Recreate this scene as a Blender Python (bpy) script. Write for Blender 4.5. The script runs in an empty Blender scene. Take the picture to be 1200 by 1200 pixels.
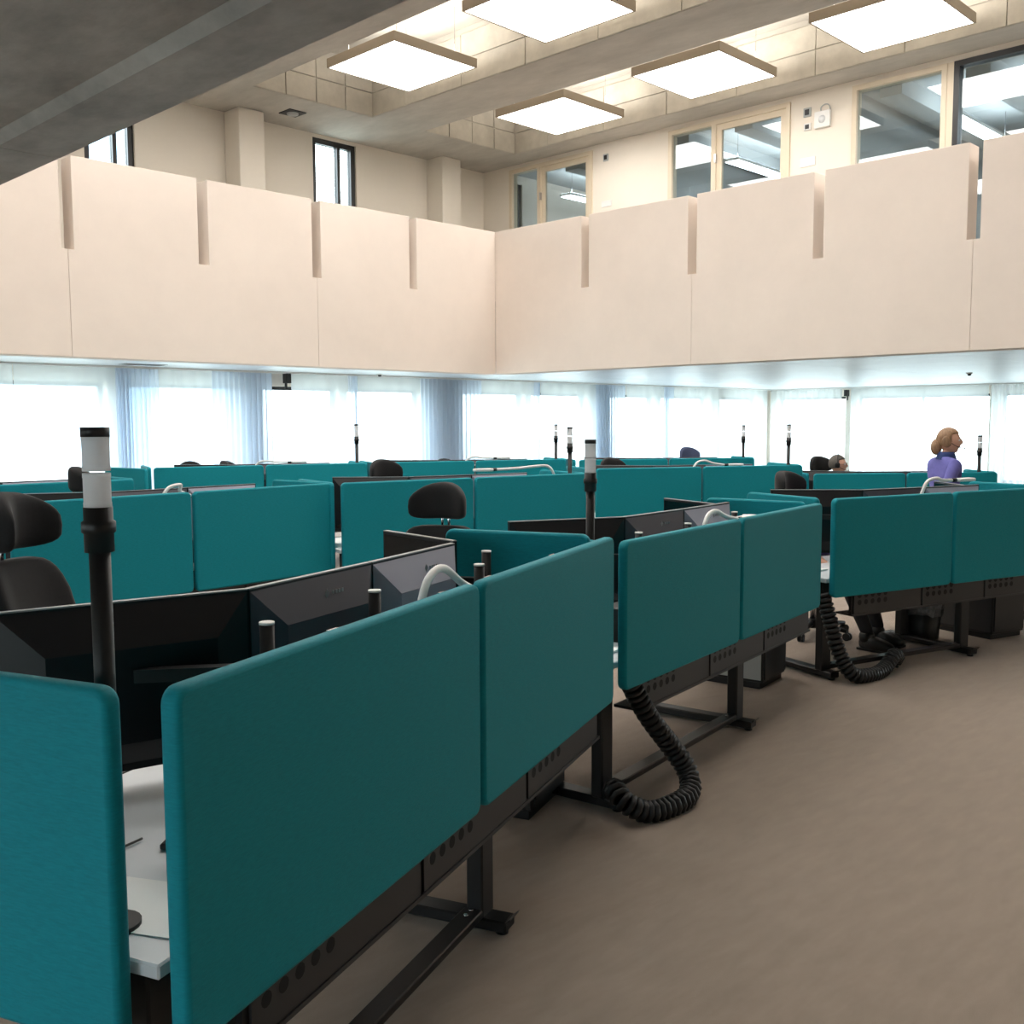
import bpy, bmesh, math, random
from mathutils import Vector, Matrix
random.seed(7)
PI = math.pi
sc = bpy.context.scene
COL = sc.collection

# ------------------------------------------------------------------ camera, sky, exposure
EXPOSURE = 0.18
SKY = 9.5
LAMP = 8.3
F_PX, CAM_H = 1192.7, 1.70
PITCH, ROLL, HEAD = math.radians(5.11), math.radians(-0.26), math.radians(44.46)
fw = Vector((math.cos(HEAD) * math.cos(PITCH), math.sin(HEAD) * math.cos(PITCH), -math.sin(PITCH)))
rt = Vector((math.sin(HEAD), -math.cos(HEAD), 0))
up = rt.cross(fw)
r2 = rt * math.cos(ROLL) + up * math.sin(ROLL)
u2 = -rt * math.sin(ROLL) + up * math.cos(ROLL)
cam = bpy.data.cameras.new('camera')
cam.sensor_width = 36.0
cam.lens = 36.0 * F_PX / 1200.0
cam.clip_start = 0.05
cam.clip_end = 400
camo = bpy.data.objects.new('camera', cam)
COL.objects.link(camo)
camo.matrix_world = Matrix(((r2.x, u2.x, -fw.x, 0), (r2.y, u2.y, -fw.y, 0), (r2.z, u2.z, -fw.z, CAM_H), (0, 0, 0, 1)))
sc.camera = camo
world = bpy.data.worlds.new('overcast_sky')
sc.world = world
world.use_nodes = True
bg = world.node_tree.nodes['Background']
bg.inputs[0].default_value = (0.84, 0.94, 1.0, 1)
bg.inputs[1].default_value = SKY
sc.view_settings.view_transform = 'Standard'
sc.view_settings.look = 'None'
sc.view_settings.gamma = 1
sc.view_settings.use_curve_mapping = False
sc.view_settings.exposure = EXPOSURE


def portal(name, loc, rot, sx, sy):
    l = bpy.data.lights.new(name, 'AREA')
    l.shape = 'RECTANGLE'
    l.size, l.size_y = sx, sy
    l.cycles.is_portal = True
    o = bpy.data.objects.new(name, l)
    COL.objects.link(o)
    o.location = loc
    o.rotation_euler = rot


YW, XW, XG, ZS, ZC = 14.32, 24.4, 13.85, 2.5, 6.41      # left outer wall, far right outer wall, gallery office wall, soffit, ceiling
PX, PY, PT = 12.10, 12.24, 4.82                        # parapet planes and top
YB, XL = -5.0, -4.0                                     # walls behind the camera
portal('sky_portal_left', (10.5, YW + .45, 1.2), (-PI / 2, 0, 0), 28, 2.3)
portal('sky_portal_right', (XW + .45, 4.7, 1.2), (0, PI / 2, 0), 2.3, 19)
portal('sky_portal_back', (XL - .45, 4.7, 1.2), (0, -PI / 2, 0), 2.3, 19)
portal('sky_portal_upper', (9.0, YW + .45, 5.4), (-PI / 2, 0, 0), 8, 2)


# ------------------------------------------------------------------ materials
def lin(c):
    return tuple(((x / 12.92) if x <= .04045 else ((x + .055) / 1.055) ** 2.4) for x in c)


def S(r, g, b):
    return lin((r / 255, g / 255, b / 255))


def mat(name, col, rough=.6, metal=0., noise=0., nscale=20., stretch=(1, 1, 1), bump=0., bscale=None, spec=.5, sheen=0., col2=None):
    m = bpy.data.materials.new(name)
    m.use_nodes = True
    nt = m.node_tree
    b = nt.nodes['Principled BSDF']
    b.inputs['Base Color'].default_value = (*col, 1)
    b.inputs['Roughness'].default_value = rough
    b.inputs['Metallic'].default_value = metal
    b.inputs['Specular IOR Level'].default_value = spec
    if sheen:
        b.inputs['Sheen Weight'].default_value = sheen
        b.inputs['Sheen Roughness'].default_value = .4
    if noise or bump:
        tc = nt.nodes.new('ShaderNodeTexCoord')
        mp = nt.nodes.new('ShaderNodeMapping')
        mp.inputs['Scale'].default_value = stretch
        nt.links.new(tc.outputs['Object'], mp.inputs[0])
        nz = nt.nodes.new('ShaderNodeTexNoise')
        nz.inputs['Scale'].default_value = nscale
        nz.inputs['Detail'].default_value = 6
        nz.inputs['Roughness'].default_value = .65
        nt.links.new(mp.outputs[0], nz.inputs[0])
        if noise:
            rp = nt.nodes.new('ShaderNodeValToRGB')
            c2 = col2 or tuple(c * (1 - noise) for c in col)
            c1 = tuple(min(1, c * (1 + noise * .6)) for c in col)
            rp.color_ramp.elements[0].position = .3
            rp.color_ramp.elements[1].position = .7
            rp.color_ramp.elements[0].color = (*c2, 1)
            rp.color_ramp.elements[1].color = (*c1, 1)
            nt.links.new(nz.outputs[0], rp.inputs[0])
            nt.links.new(rp.outputs[0], b.inputs['Base Color'])
        if bump:
            nb = nz
            if bscale:
                nb = nt.nodes.new('ShaderNodeTexNoise')
                nb.inputs['Scale'].default_value = bscale
                nb.inputs['Detail'].default_value = 3
                nt.links.new(mp.outputs[0], nb.inputs[0])
            bp = nt.nodes.new('ShaderNodeBump')
            bp.inputs['Strength'].default_value = bump
            bp.inputs['Distance'].default_value = .01
            nt.links.new(nb.outputs[0], bp.inputs['Height'])
            nt.links.new(bp.outputs[0], b.inputs['Normal'])
    return m


def emit(name, col, strength):
    m = bpy.data.materials.new(name)
    m.use_nodes = True
    nt = m.node_tree
    nt.nodes.remove(nt.nodes['Principled BSDF'])
    e = nt.nodes.new('ShaderNodeEmission')
    e.inputs[0].default_value = (*col, 1)
    e.inputs[1].default_value = strength
    nt.links.new(e.outputs[0], nt.nodes['Material Output'].inputs[0])
    return m


def sheer(name, col, trans, transl):
    m = bpy.data.materials.new(name)
    m.use_nodes = True
    nt = m.node_tree
    nt.nodes.remove(nt.nodes['Principled BSDF'])
    t = nt.nodes.new('ShaderNodeBsdfTransparent')
    t.inputs[0].default_value = (1, 1, 1, 1)
    tl = nt.nodes.new('ShaderNodeBsdfTranslucent')
    tl.inputs[0].default_value = (*col, 1)
    d = nt.nodes.new('ShaderNodeBsdfDiffuse')
    d.inputs[0].default_value = (*col, 1)
    m1 = nt.nodes.new('ShaderNodeMixShader')
    m1.inputs[0].default_value = transl
    nt.links.new(d.outputs[0], m1.inputs[1])
    nt.links.new(tl.outputs[0], m1.inputs[2])
    m2 = nt.nodes.new('ShaderNodeMixShader')
    m2.inputs[0].default_value = trans
    nt.links.new(m1.outputs[0], m2.inputs[1])
    nt.links.new(t.outputs[0], m2.inputs[2])
    nt.links.new(m2.outputs[0], nt.nodes['Material Output'].inputs[0])
    return m


def glass(name, tint, refl):
    m = bpy.data.materials.new(name)
    m.use_nodes = True
    nt = m.node_tree
    nt.nodes.remove(nt.nodes['Principled BSDF'])
    t = nt.nodes.new('ShaderNodeBsdfTransparent')
    t.inputs[0].default_value = (*tint, 1)
    g = nt.nodes.new('ShaderNodeBsdfGlossy')
    g.inputs['Roughness'].default_value = .01
    lw = nt.nodes.new('ShaderNodeLayerWeight')
    lw.inputs['Blend'].default_value = .5      # Schlick reflectance, the same from both sides of the pane
    pw = nt.nodes.new('ShaderNodeMath')
    pw.operation = 'POWER'
    pw.inputs[1].default_value = 5
    nt.links.new(lw.outputs['Facing'], pw.inputs[0])
    ad = nt.nodes.new('ShaderNodeMath')
    ad.operation = 'ADD'
    ad.inputs[1].default_value = .03 + refl
    ad.use_clamp = True
    nt.links.new(pw.outputs[0], ad.inputs[0])
    mx = nt.nodes.new('ShaderNodeMixShader')
    nt.links.new(ad.outputs[0], mx.inputs[0])
    nt.links.new(t.outputs[0], mx.inputs[1])
    nt.links.new(g.outputs[0], mx.inputs[2])
    nt.links.new(mx.outputs[0], nt.nodes['Material Output'].inputs[0])
    return m


M = {}
M['carpet'] = mat('carpet_brown', S(158, 142, 128), .95, noise=.10, nscale=5.0, stretch=(1, 3, 1), bump=.35, bscale=260, spec=.2, sheen=.25)
M['concrete'] = mat('board_marked_concrete', S(192, 187, 179), .8, noise=.16, nscale=1.6, stretch=(2.2, .8, 2), bump=.15, bscale=9, spec=.25)
M['concrete_form'] = mat('formwork_concrete', S(196, 190, 179), .8, noise=.18, nscale=2.5, bump=.15, bscale=14, spec=.25)
M['concrete_near'] = mat('near_gallery_concrete', S(186, 181, 177), .75, noise=.34, nscale=3.6, stretch=(1.6, .8, 1), bump=.3, bscale=14, spec=.3)
M['plaster'] = mat('pale_parapet_plaster', S(230, 217, 206), .85, noise=.045, nscale=1.2, bump=.05, bscale=20, spec=.2)
M['wallpaint'] = mat('cream_wall_paint', S(236, 228, 216), .9, noise=.02, nscale=2, spec=.2)
M['soffit'] = mat('white_soffit_panel', S(226, 231, 236), .35, noise=.03, nscale=1.5, spec=.5)
M['white'] = mat('white_plastic', S(232, 232, 230), .4)
M['cream'] = mat('cream_lacquer_frame', S(222, 208, 186), .5)
M['black'] = mat('black_powder_coat', S(9, 9, 10), .45, noise=.1, nscale=60)
M['tray'] = mat('dark_bronze_metal', S(24, 23, 24), .42, metal=.2)
M['cover'] = mat('grey_tray_cover', S(46, 45, 46), .45, metal=.1)
M['hole'] = mat('hole_black', S(4, 4, 4), .8)
M['rail'] = mat('dark_grey_steel', S(70, 68, 68), .3, metal=.8)
M['plastic'] = mat('black_plastic', S(7, 7, 8), .45)
M['monitor'] = mat('monitor_dark_grey_shell', S(16, 16, 19), .4, spec=.35)
M['monitor_m'] = mat('monitor_grey_shell', S(64, 65, 74), .4, spec=.4)
M['monitor_s'] = mat('monitor_silver_shell', S(150, 152, 168), .38, spec=.6)
M['screen'] = mat('monitor_screen_glass', S(10, 11, 13), .15)
M['edge'] = mat('monitor_bright_edge', S(150, 150, 152), .35, metal=.4)
M['desk'] = mat('white_desk_laminate', S(214, 217, 220), .4)
M['teal'] = mat('teal_woven_fabric', S(16, 138, 151), .65, noise=.16, nscale=40, stretch=(1, 1, 7), bump=.2, bscale=320, spec=.18, sheen=.05)
M['chair'] = mat('black_chair_fabric', S(34, 33, 34), .85, noise=.15, nscale=120, spec=.3, sheen=.1)
M['chairblue'] = mat('slate_blue_chair_fabric', S(74, 82, 112), .8, noise=.1, nscale=120)
M['chrome'] = mat('chrome_metal', S(200, 200, 205), .15, metal=1)
M['lens'] = sheer('frosted_lamp_segment', S(240, 240, 242), .10, .45)
M['curtain'] = sheer('sheer_curtain_voile', S(236, 243, 248), .42, .7)
M['curtain_g'] = sheer('gathered_curtain_voile', S(222, 233, 246), .10, .5)
M['glass'] = glass('window_glass', (.93, .96, .96), .0)
M['glass_in'] = glass('office_glass', (.84, .89, .91), .06)
M['winframe'] = mat('anthracite_window_frame', S(38, 38, 40), .4)
M['grey'] = mat('office_grey_paint', S(176, 180, 180), .8)
M['paper'] = mat('white_paper', S(240, 240, 238), .7)
M['lamp'] = emit('luminaire_diffuser', (1.0, .965, .92), LAMP)
M['lampup'] = emit('luminaire_uplight', (1.0, .94, .84), LAMP * 1.1)
M['added_officelamp'] = emit('added_office_luminaire', (.9, .97, 1.0), 12)  # glow of the lamps added inside the upper offices
M['lampframe'] = mat('beige_lamp_frame', S(160, 147, 130), .5, metal=.1)
M['skin'] = mat('skin', S(222, 172, 148), .55, noise=.05, nscale=20)
M['hair_b'] = mat('blond_brown_hair', S(156, 122, 92), .55, noise=.35, nscale=14, stretch=(6, 6, 1))
M['hair_g'] = mat('short_grey_brown_hair', S(96, 90, 84), .7, noise=.25, nscale=40)
M['shirt_p'] = mat('violet_blue_shirt', S(108, 106, 178), .85, noise=.12, nscale=18)
M['shirt_d'] = mat('navy_collar', S(44, 62, 112), .85)
M['trousers'] = mat('dark_trousers', S(28, 28, 34), .85)
M['shoe'] = mat('black_shoe_leather', S(16, 16, 17), .35)
M['shirt_t'] = mat('teal_shirt', S(64, 130, 128), .85)
M['bag'] = mat('crinkled_clear_bag', S(96, 98, 100), .12, noise=.5, nscale=25, bump=.9, bscale=30)
M['outground'] = mat('pale_outdoor_paving', S(190, 192, 186), .9, noise=.08, nscale=2)
M['bluebuild'] = mat('pale_blue_facade', S(150, 178, 200), .8, noise=.05, nscale=1)


# ------------------------------------------------------------------ geometry helpers
class MB:
    def __init__(s):
        s.v, s.f, s.m, s.smooth = [], [], [], []

    def add(s, vs, fs, mi=0, smooth=False):
        o = len(s.v)
        s.v += [tuple(v) for v in vs]
        s.f += [tuple(i + o for i in f) for f in fs]
        s.m += [mi] * len(fs)
        s.smooth += [smooth] * len(fs)
        return s

    def box(s, x0, x1, y0, y1, z0, z1, mi=0):
        v = [(x, y, z) for z in (z0, z1) for y in (y0, y1) for x in (x0, x1)]
        return s.add(v, [(0, 2, 3, 1), (4, 5, 7, 6), (0, 1, 5, 4), (2, 6, 7, 3), (0, 4, 6, 2), (1, 3, 7, 5)], mi)

    def bar(s, p, q, w, h, mi=0):
        p, q = Vector(p), Vector(q)
        d = (q - p).normalized()
        a = Vector((0, 0, 1)) if abs(d.z) < .9 else Vector((1, 0, 0))
        x = d.cross(a).normalized()
        y = x.cross(d)
        v = [c + x * (w / 2 * i) + y * (h / 2 * j) for c in (p, q) for i, j in ((-1, -1), (1, -1), (1, 1), (-1, 1))]
        return s.add(v, [(3, 2, 1, 0), (4, 5, 6, 7), (0, 1, 5, 4), (1, 2, 6, 5), (2, 3, 7, 6), (3, 0, 4, 7)], mi)

    def tube(s, pts, r, n=8, mi=0, smooth=True, caps=True):
        pts = [Vector(p) for p in pts]
        k = len(pts)
        rs = r if isinstance(r, (list, tuple)) else [r] * k
        vs, fs = [], []
        pa = None
        for i, p in enumerate(pts):
            d = (pts[min(i + 1, k - 1)] - pts[max(i - 1, 0)]).normalized()
            if pa is None:
                a = Vector((0, 0, 1)) if abs(d.z) < .9 else Vector((1, 0, 0))
                pa = d.cross(a).normalized()
            else:
                pa = (pa - d * pa.dot(d)).normalized()
            b = d.cross(pa)
            for j in range(n):
                t = 2 * PI * j / n
                vs.append(p + (pa * math.cos(t) + b * math.sin(t)) * rs[i])
        for i in range(k - 1):
            for j in range(n):
                a, b = i * n + j, i * n + (j + 1) % n
                fs.append((a, b, b + n, a + n))
        s.add(vs, fs, mi, smooth)
        if caps:
            o = len(s.v) - len(vs)
            s.f += [tuple(o + j for j in reversed(range(n))), tuple(o + (k - 1) * n + j for j in range(n))]
            s.m += [mi, mi]
            s.smooth += [False, False]
        return s

    def cyl(s, c, r, z0, z1, n=20, mi=0):
        return s.tube([(c[0], c[1], z0), (c[0], c[1], z1)], r, n, mi)

    def lathe(s, c, prof, n=20, mi=0):
        vs, fs = [], []
        for (r, z) in prof:
            for j in range(n):
                t = 2 * PI * j / n
                vs.append((c[0] + r * math.cos(t), c[1] + r * math.sin(t), c[2] + z))
        for i in range(len(prof) - 1):
            for j in range(n):
                a, b = i * n + j, i * n + (j + 1) % n
                fs.append((a, b, b + n, a + n))
        return s.add(vs, fs, mi, True)

    def sell(s, c, rad, e1=1., e2=1., nu=20, nv=12, mi=0, fn=None):
        """superellipsoid"""
        def pw(x, e):
            return math.copysign(abs(x) ** e, x)
        vs, fs = [], []
        for i in range(nv + 1):
            ph = -PI / 2 + PI * i / nv
            for j in range(nu):
                t = 2 * PI * j / nu
                p = Vector((rad[0] * pw(math.cos(ph), e1) * pw(math.cos(t), e2), rad[1] * pw(math.cos(ph), e1) * pw(math.sin(t), e2), rad[2] * pw(math.sin(ph), e1)))
                if fn:
                    p = Vector(fn(p))
                vs.append(p + Vector(c))
        for i in range(nv):
            for j in range(nu):
                a, b = i * nu + j, i * nu + (j + 1) % nu
                fs.append((a, b, b + nu, a + nu))
        return s.add(vs, fs, mi, True)

    def grid(s, fn, nu, nv, mi=0, smooth=True):
        vs = [fn(i / nu, j / nv) for j in range(nv + 1) for i in range(nu + 1)]
        fs = [(j * (nu + 1) + i, j * (nu + 1) + i + 1, (j + 1) * (nu + 1) + i + 1, (j + 1) * (nu + 1) + i) for j in range(nv) for i in range(nu)]
        return s.add(vs, fs, mi, smooth)

    def mesh(s, name, mats):
        me = bpy.data.meshes.new(name)
        me.from_pydata([tuple(v) for v in s.v], [], s.f)
        if not isinstance(mats, (list, tuple)):
            mats = [mats]
        for m in mats:
            me.materials.append(m)
        me.polygons.foreach_set('material_index', s.m)
        me.polygons.foreach_set('use_smooth', s.smooth)
        me.update()
        return me

    def build(s, name, mats, parent=None, bevel=0, seg=2):
        o = bpy.data.objects.new(name, s.mesh(name, mats))
        COL.objects.link(o)
        if parent:
            o.parent = parent
        if bevel:
            b = o.modifiers.new('bevel', 'BEVEL')
            b.width = bevel
            b.segments = seg
            b.limit_method = 'ANGLE'
            b.harden_normals = False
        return o


def put(me, name, parent=None, loc=(0, 0, 0), rz=0):
    o = bpy.data.objects.new(name, me)
    COL.objects.link(o)
    o.location = loc
    o.rotation_euler = (0, 0, rz)
    if parent:
        o.parent = parent
    return o


def tag(o, label=None, cat=None, group=None, kind=None):
    if label:
        o['label'] = label
    if cat:
        o['category'] = cat
    if group:
        o['group'] = group
    if kind:
        o['kind'] = kind
    return o


def empty(name, loc, rz=0, label=None, cat=None, group=None, kind=None):
    o = bpy.data.objects.new(name, None)
    COL.objects.link(o)
    o.empty_display_size = .2
    o.location = loc
    o.rotation_euler = (0, 0, rz)
    return tag(o, label, cat, group, kind)


def struct(o):
    o['kind'] = 'structure'
    return o


def rrect(w, h, r, n=5):
    """rounded rectangle outline, counter-clockwise, centred"""
    pts = []
    for cx, cy, a in ((w / 2 - r, h / 2 - r, 0), (-w / 2 + r, h / 2 - r, 90), (-w / 2 + r, -h / 2 + r, 180), (w / 2 - r, -h / 2 + r, 270)):
        for i in range(n + 1):
            t = math.radians(a + 90 * i / n)
            pts.append((cx + r * math.cos(t), cy + r * math.sin(t)))
    return pts


def slab_mesh(name, w, h, t, m, r=.035, soft=.012):
    """upright cushion panel: width x, height z, thickness y (0..t), rounded corners and soft edges"""
    b = MB()
    rings = [(0.0, soft), (soft * .3, soft * .3), (soft, 0), (t - soft, 0), (t - soft * .3, soft * .3), (t, soft)]
    vs = []
    for y, ins in rings:
        vs += [(x, y, z) for x, z in rrect(w - 2 * ins, h - 2 * ins, max(r - ins, .003))]
    n = len(vs) // len(rings)
    fs = []
    for i in range(len(rings) - 1):
        for j in range(n):
            fs.append((i * n + j, (i + 1) * n + j, (i + 1) * n + (j + 1) % n, i * n + (j + 1) % n))
    b.add(vs, fs, 0, True)
    b.f += [tuple(range(n)), tuple((len(rings) - 1) * n + j for j in reversed(range(n)))]
    b.m += [0, 0]
    b.smooth += [False, False]
    return b.mesh(name, m)


# ------------------------------------------------------------------ the setting
struct(MB().box(XL, XW + .3, YB, YW + .3, -.1, 0).build('floor', M['carpet']))
struct(MB().box(-60, 110, -60, 110, -.25, -.15).build('ground_outside', M['outground']))

# --- ceiling with coffers
strips = [(1.69, 3.80), (4.86, 6.97), (8.03, 10.14), (11.20, 13.30)]
YE = 12.95
ceil = struct(MB().box(XL, XG + 5, YB, YW + .3, 7.20, 7.45).build('ceiling', M['concrete']))
edges = [XL] + [e for s_ in strips for e in s_] + [XG + .6]
for i in range(0, len(edges), 2):
    x0, x1 = edges[i], edges[i + 1]
    b = MB().box(x0, x1, YB, YE, ZC, 7.20)
    b.build('beam', M['concrete'], ceil)
MB().box(XL, XG + .6, YE, YW + .3, ZC, 7.20).build('beam', M['concrete'], ceil)
# formwork panels on the visible coffer sides (two courses with open joints)
fp_side = {}
for (x0, x1) in strips[2:]:
    y = YE - .03
    k = 0
    while y > 2.0:
        ln = [.78, 1.25, 1.25, 1.25, 1.25, 1.25, 1.25, 1.25, 1.25, 1.25][k % 10]
        for z0, z1 in ((ZC + .005, ZC + .345), (ZC + .36, ZC + .70)):
            b = MB().box(x1 - .02 - .004 * ((k * 7) % 3), x1 + .001, y - ln + .012, y, z0, z1)
            b.build('formwork_panel', M['concrete_form'], ceil, .004, 1)
        y -= ln
        k += 1
    n = 4
    w = (x1 - x0) / n
    for i in range(n):
        for z0, z1 in ((ZC + .005, ZC + .345), (ZC + .36, ZC + .70)):
            MB().box(x0 + i * w + .008, x0 + (i + 1) * w - .008, YE - .02 - .004 * (i % 2), YE + .001, z0, z1).build('formwork_panel', M['concrete_form'], ceil, .004, 1)

# --- left outer wall: ground-floor piers and lintel, upper wall with windows
piers = [(6.38, 6.68), (8.45, 8.92), (10.42, 10.58), (12.25, 13.25), (15.0, 15.16), (16.95, 17.65), (19.4, 19.6), (21.6, 22.1)]
up_win = [(6.19, 6.92), (9.966, 10.846), (2.2, 3.0), (14.45, 14.92)]
wl = MB()
ZH = 2.28
wl.box(XL, XW + .3, YW, YW + .3, ZH, ZS + 1.25)
wl.box(XL, XW + .3, YW, YW + .3, 0, .25)
for x0, x1 in [(XL, 4.4)] + piers + [(23.9, XW + .3)]:
    wl.box(x0, x1, YW, YW + .3, .25, ZH)
xs = [XL]
for a, b in sorted(up_win):
    xs += [a, b]
xs += [XG + 5]
for i in range(0, len(xs), 2):
    wl.box(xs[i], xs[i + 1], YW, YW + .3, ZS + 1.25, 7.2)
for a, b in up_win:
    wl.box(a, b, YW, YW + .3, ZS + 1.25, 4.55)
    wl.box(a, b, YW, YW + .3, 6.36, 7.2)
struct(wl.build('wall_left', M['wallpaint']))

win_n = [0]


def window(a, b, z0, z1, axis, plane, fmat, mull=(), fw_=.06, dep=.07, gm=None):
    """window in a wall; axis 'x': runs along x at y=plane, axis 'y': runs along y at x=plane"""
    win_n[0] += 1
    w = empty('window_%d' % win_n[0], ((a + b) / 2, plane, z0) if axis == 'x' else (plane, (a + b) / 2, z0), 0, kind='structure')
    L = b - a
    hz = z1 - z0

    def bx(u0, u1, d0, d1, q0, q1, name, m):
        o = MB()
        if axis == 'x':
            o.box(u0, u1, d0, d1, q0, q1)
        else:
            o.box(d0, d1, u0, u1, q0, q1)
        return o.build(name, m, w)
    bx(-L / 2, L / 2, 0, dep, 0, fw_, 'frame_bottom', fmat)
    bx(-L / 2, L / 2, 0, dep, hz - fw_, hz, 'frame_top', fmat)
    bx(-L / 2, -L / 2 + fw_, 0, dep, fw_, hz - fw_, 'frame_side', fmat)
    bx(L / 2 - fw_, L / 2, 0, dep, fw_, hz - fw_, 'frame_side', fmat)
    cuts = [-L / 2 + fw_] + list(mull) + [L / 2 - fw_]
    for c in mull:
        bx(c - .03, c + .03, 0, dep, fw_, hz - fw_, 'mullion', fmat)
    for i in range(len(cuts) - 1):
        bx(cuts[i] + (.03 if i else 0), cuts[i + 1] - (.03 if i < len(cuts) - 2 else 0), dep * .4, dep * .6, fw_, hz - fw_, 'pane', gm or M['glass'])
    return w


pp = [(4.0, 4.4)] + piers + [(23.9, 24.7)]
for i in range(len(pp) - 1):
    a, b = pp[i][1], pp[i + 1][0]
    window(a, b, .25, ZH, 'x', YW + .16, M['winframe'], (0,) if b - a > 2.2 else ())
for a, b in up_win:
    w = window(a, b, 4.55, 6.36, 'x', YW + .04, M['winframe'], ((b - a) * .12,), .085, .1)
# columns of the left gallery
for k, (a, b) in enumerate(((8.36, 8.80), (12.43, 12.88), (4.30, 4.75))):
    struct(MB().box(a, b, 13.90, YW, 3.73, ZC).build('trim_%d' % (k + 1), M['wallpaint'], None, .01, 1))

# --- far right outer wall
wr = MB()
rp = [(-3.2, -2.8), (0.2, .6), (3.6, 4.0), (7.2, 7.5), (8.35, 8.6), (11.8, 12.1)]
wr.box(XW, XW + .3, YB, YW + .3, ZH, ZS + 1.25)
wr.box(XW, XW + .3, YB, YW + .3, 0, .25)
for a, b in [(YB, YB + .4)] + rp + [(14.0, YW + .3)]:
    wr.box(XW, XW + .3, a, b, .25, ZH)
struct(wr.build('wall_right', M['wallpaint']))
rr = [(YB, YB + .4)] + rp + [(14.0, 14.5)]
for i in range(len(rr) - 1):
    a, b = rr[i][1], rr[i + 1][0]
    window(a, b, .25, ZH, 'y', XW + .16, M['winframe'], (0,) if b - a > 2.2 else ())

# --- walls behind the camera
wk = MB()
wk.box(XL - .3, XL, YB, YW + .3, ZH, 7.2)
wk.box(XL - .3, XL, YB, YW + .3, 0, .25)
kp = [(YB, -.2), (1.5, 4.2), (5.6, 9.6), (11.2, YW + .3)]
for a, b in kp:
    wk.box(XL - .3, XL, a, b, .25, ZH)
struct(wk.build('wall_back', M['wallpaint']))
for i in range(len(kp) - 1):
    window(kp[i][1], kp[i + 1][0], .25, ZH, 'y', XL - .2, M['winframe'], (0,))  # windows added out of view for light on the near desks
struct(MB().box(XL, XW + .3, YB - .3, YB, 0, 7.2).build('wall_near', M['wallpaint']))

# --- gallery slabs and soffits
struct(MB().box(1.31, XG + 5, PY + .28, YW, ZS + .2, 3.73).build('floor_gallery_left', M['concrete']))
struct(MB().box(PX + .28, XW, YB, PY + .28, ZS + .2, 3.73).build('floor_gallery_right', M['concrete']))
struct(MB().box(XL, XW, YW - .005, YW, 3.70, 3.71).build('trim_9', M['concrete']))
sl = struct(MB().box(1.31, XW, PY + .02, YW, ZS + .02, ZS + .2).build('ceiling_soffit_left', M['soffit']))
x = 1.4
while x < XW - .2:
    x1 = min(x + 2.4, XW)
    for y0, y1 in ((PY + .02, PY + .70), (PY + .71, PY + 1.39), (PY + 1.40, YW)):
        MB().box(x + .006, x1 - .006, y0 + .004, y1 - .004, ZS, ZS + .025).build('soffit_panel', M['soffit'], sl)
    x = x1
sr = struct(MB().box(PX + .02, XW, YB, PY + .02, ZS + .02, ZS + .2).build('ceiling_soffit_right', M['soffit']))
x = PX + .02
k = 0
while x < XW - .1:
    x1 = min(x + 1.2, XW)
    y = PY
    while y > -1.0:
        y0 = max(y - 2.4, -1.0)
        MB().box(x + .008, x1 - .008, y0 + .006, y - .006, ZS, ZS + .025).build('soffit_panel', M['soffit'], sr)
        y = y0
    x = x1

# --- parapets made of notched panels
def parapet_panel(parent, axis, a, b, plane, gap=.0015, notch=(True, True), sgn=1):
    """panel from a to b (a<b) with a full notch in the middle and half notches at the ends"""
    hw = .073
    zb, zt, zn = ZS - .02, PT, 3.735
    m = (a + b) / 2
    xs = [a + gap, a + hw, m - hw, m + hw, b - hw, b - gap]
    zs = [zb, zn, zt]
    solid = {(i, j) for i in range(5) for j in range(2)} - {(2, 1)}
    if notch[0]:
        solid.discard((0, 1))
    if notch[1]:
        solid.discard((4, 1))
    t = .28
    bm = bmesh.new()
    cache = {}

    def vt(i, j, k):
        if (i, j, k) not in cache:
            u, d, z = xs[i], plane + (t if k else 0), zs[j]
            cache[(i, j, k)] = bm.verts.new((u, d, z) if axis == 'x' else (d, u, z))
        return cache[(i, j, k)]
    for (i, j) in solid:
        for k in (0, 1):
            bm.faces.new([vt(i, j, k), vt(i + 1, j, k), vt(i + 1, j + 1, k), vt(i, j + 1, k)])
        for (di, dj, e) in ((-1, 0, ((i, j), (i, j + 1))), (1, 0, ((i + 1, j), (i + 1, j + 1))), (0, -1, ((i, j), (i + 1, j))), (0, 1, ((i, j + 1), (i + 1, j + 1)))):
            if (i + di, j + dj) not in solid:
                p, q = e
                bm.faces.new([vt(*p, 0), vt(*q, 0), vt(*q, 1), vt(*p, 1)])
    bmesh.ops.recalc_face_normals(bm, faces=bm.faces)
    me = bpy.data.meshes.new('parapet_panel')
    bm.to_mesh(me)
    bm.free()
    me.materials.append(M['plaster'])
    o = bpy.data.objects.new('parapet_panel', me)
    COL.objects.link(o)
    o.parent = parent
    bv = o.modifiers.new('bevel', 'BEVEL')
    bv.width = .006
    bv.segments = 2
    bv.limit_method = 'ANGLE'
    bv.angle_limit = math.radians(60)
    return o


pl = empty('wall_gallery_left', (0, 0, 0), kind='structure')
parapet_panel(pl, 'x', 1.60, 5.05, PY, notch=(False, True))
parapet_panel(pl, 'x', 5.05, 8.55, PY)
parapet_panel(pl, 'x', 8.55, 12.103, PY, notch=(True, False))
pr = empty('wall_gallery_right', (0, 0, 0), kind='structure')
parapet_panel(pr, 'y', 8.33, 12.24, PX, notch=(True, False))
parapet_panel(pr, 'y', 4.51, 8.33, PX)
parapet_panel(pr, 'y', 0.69, 4.51, PX)
parapet_panel(pr, 'y', -3.1, 0.69, PX)

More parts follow.
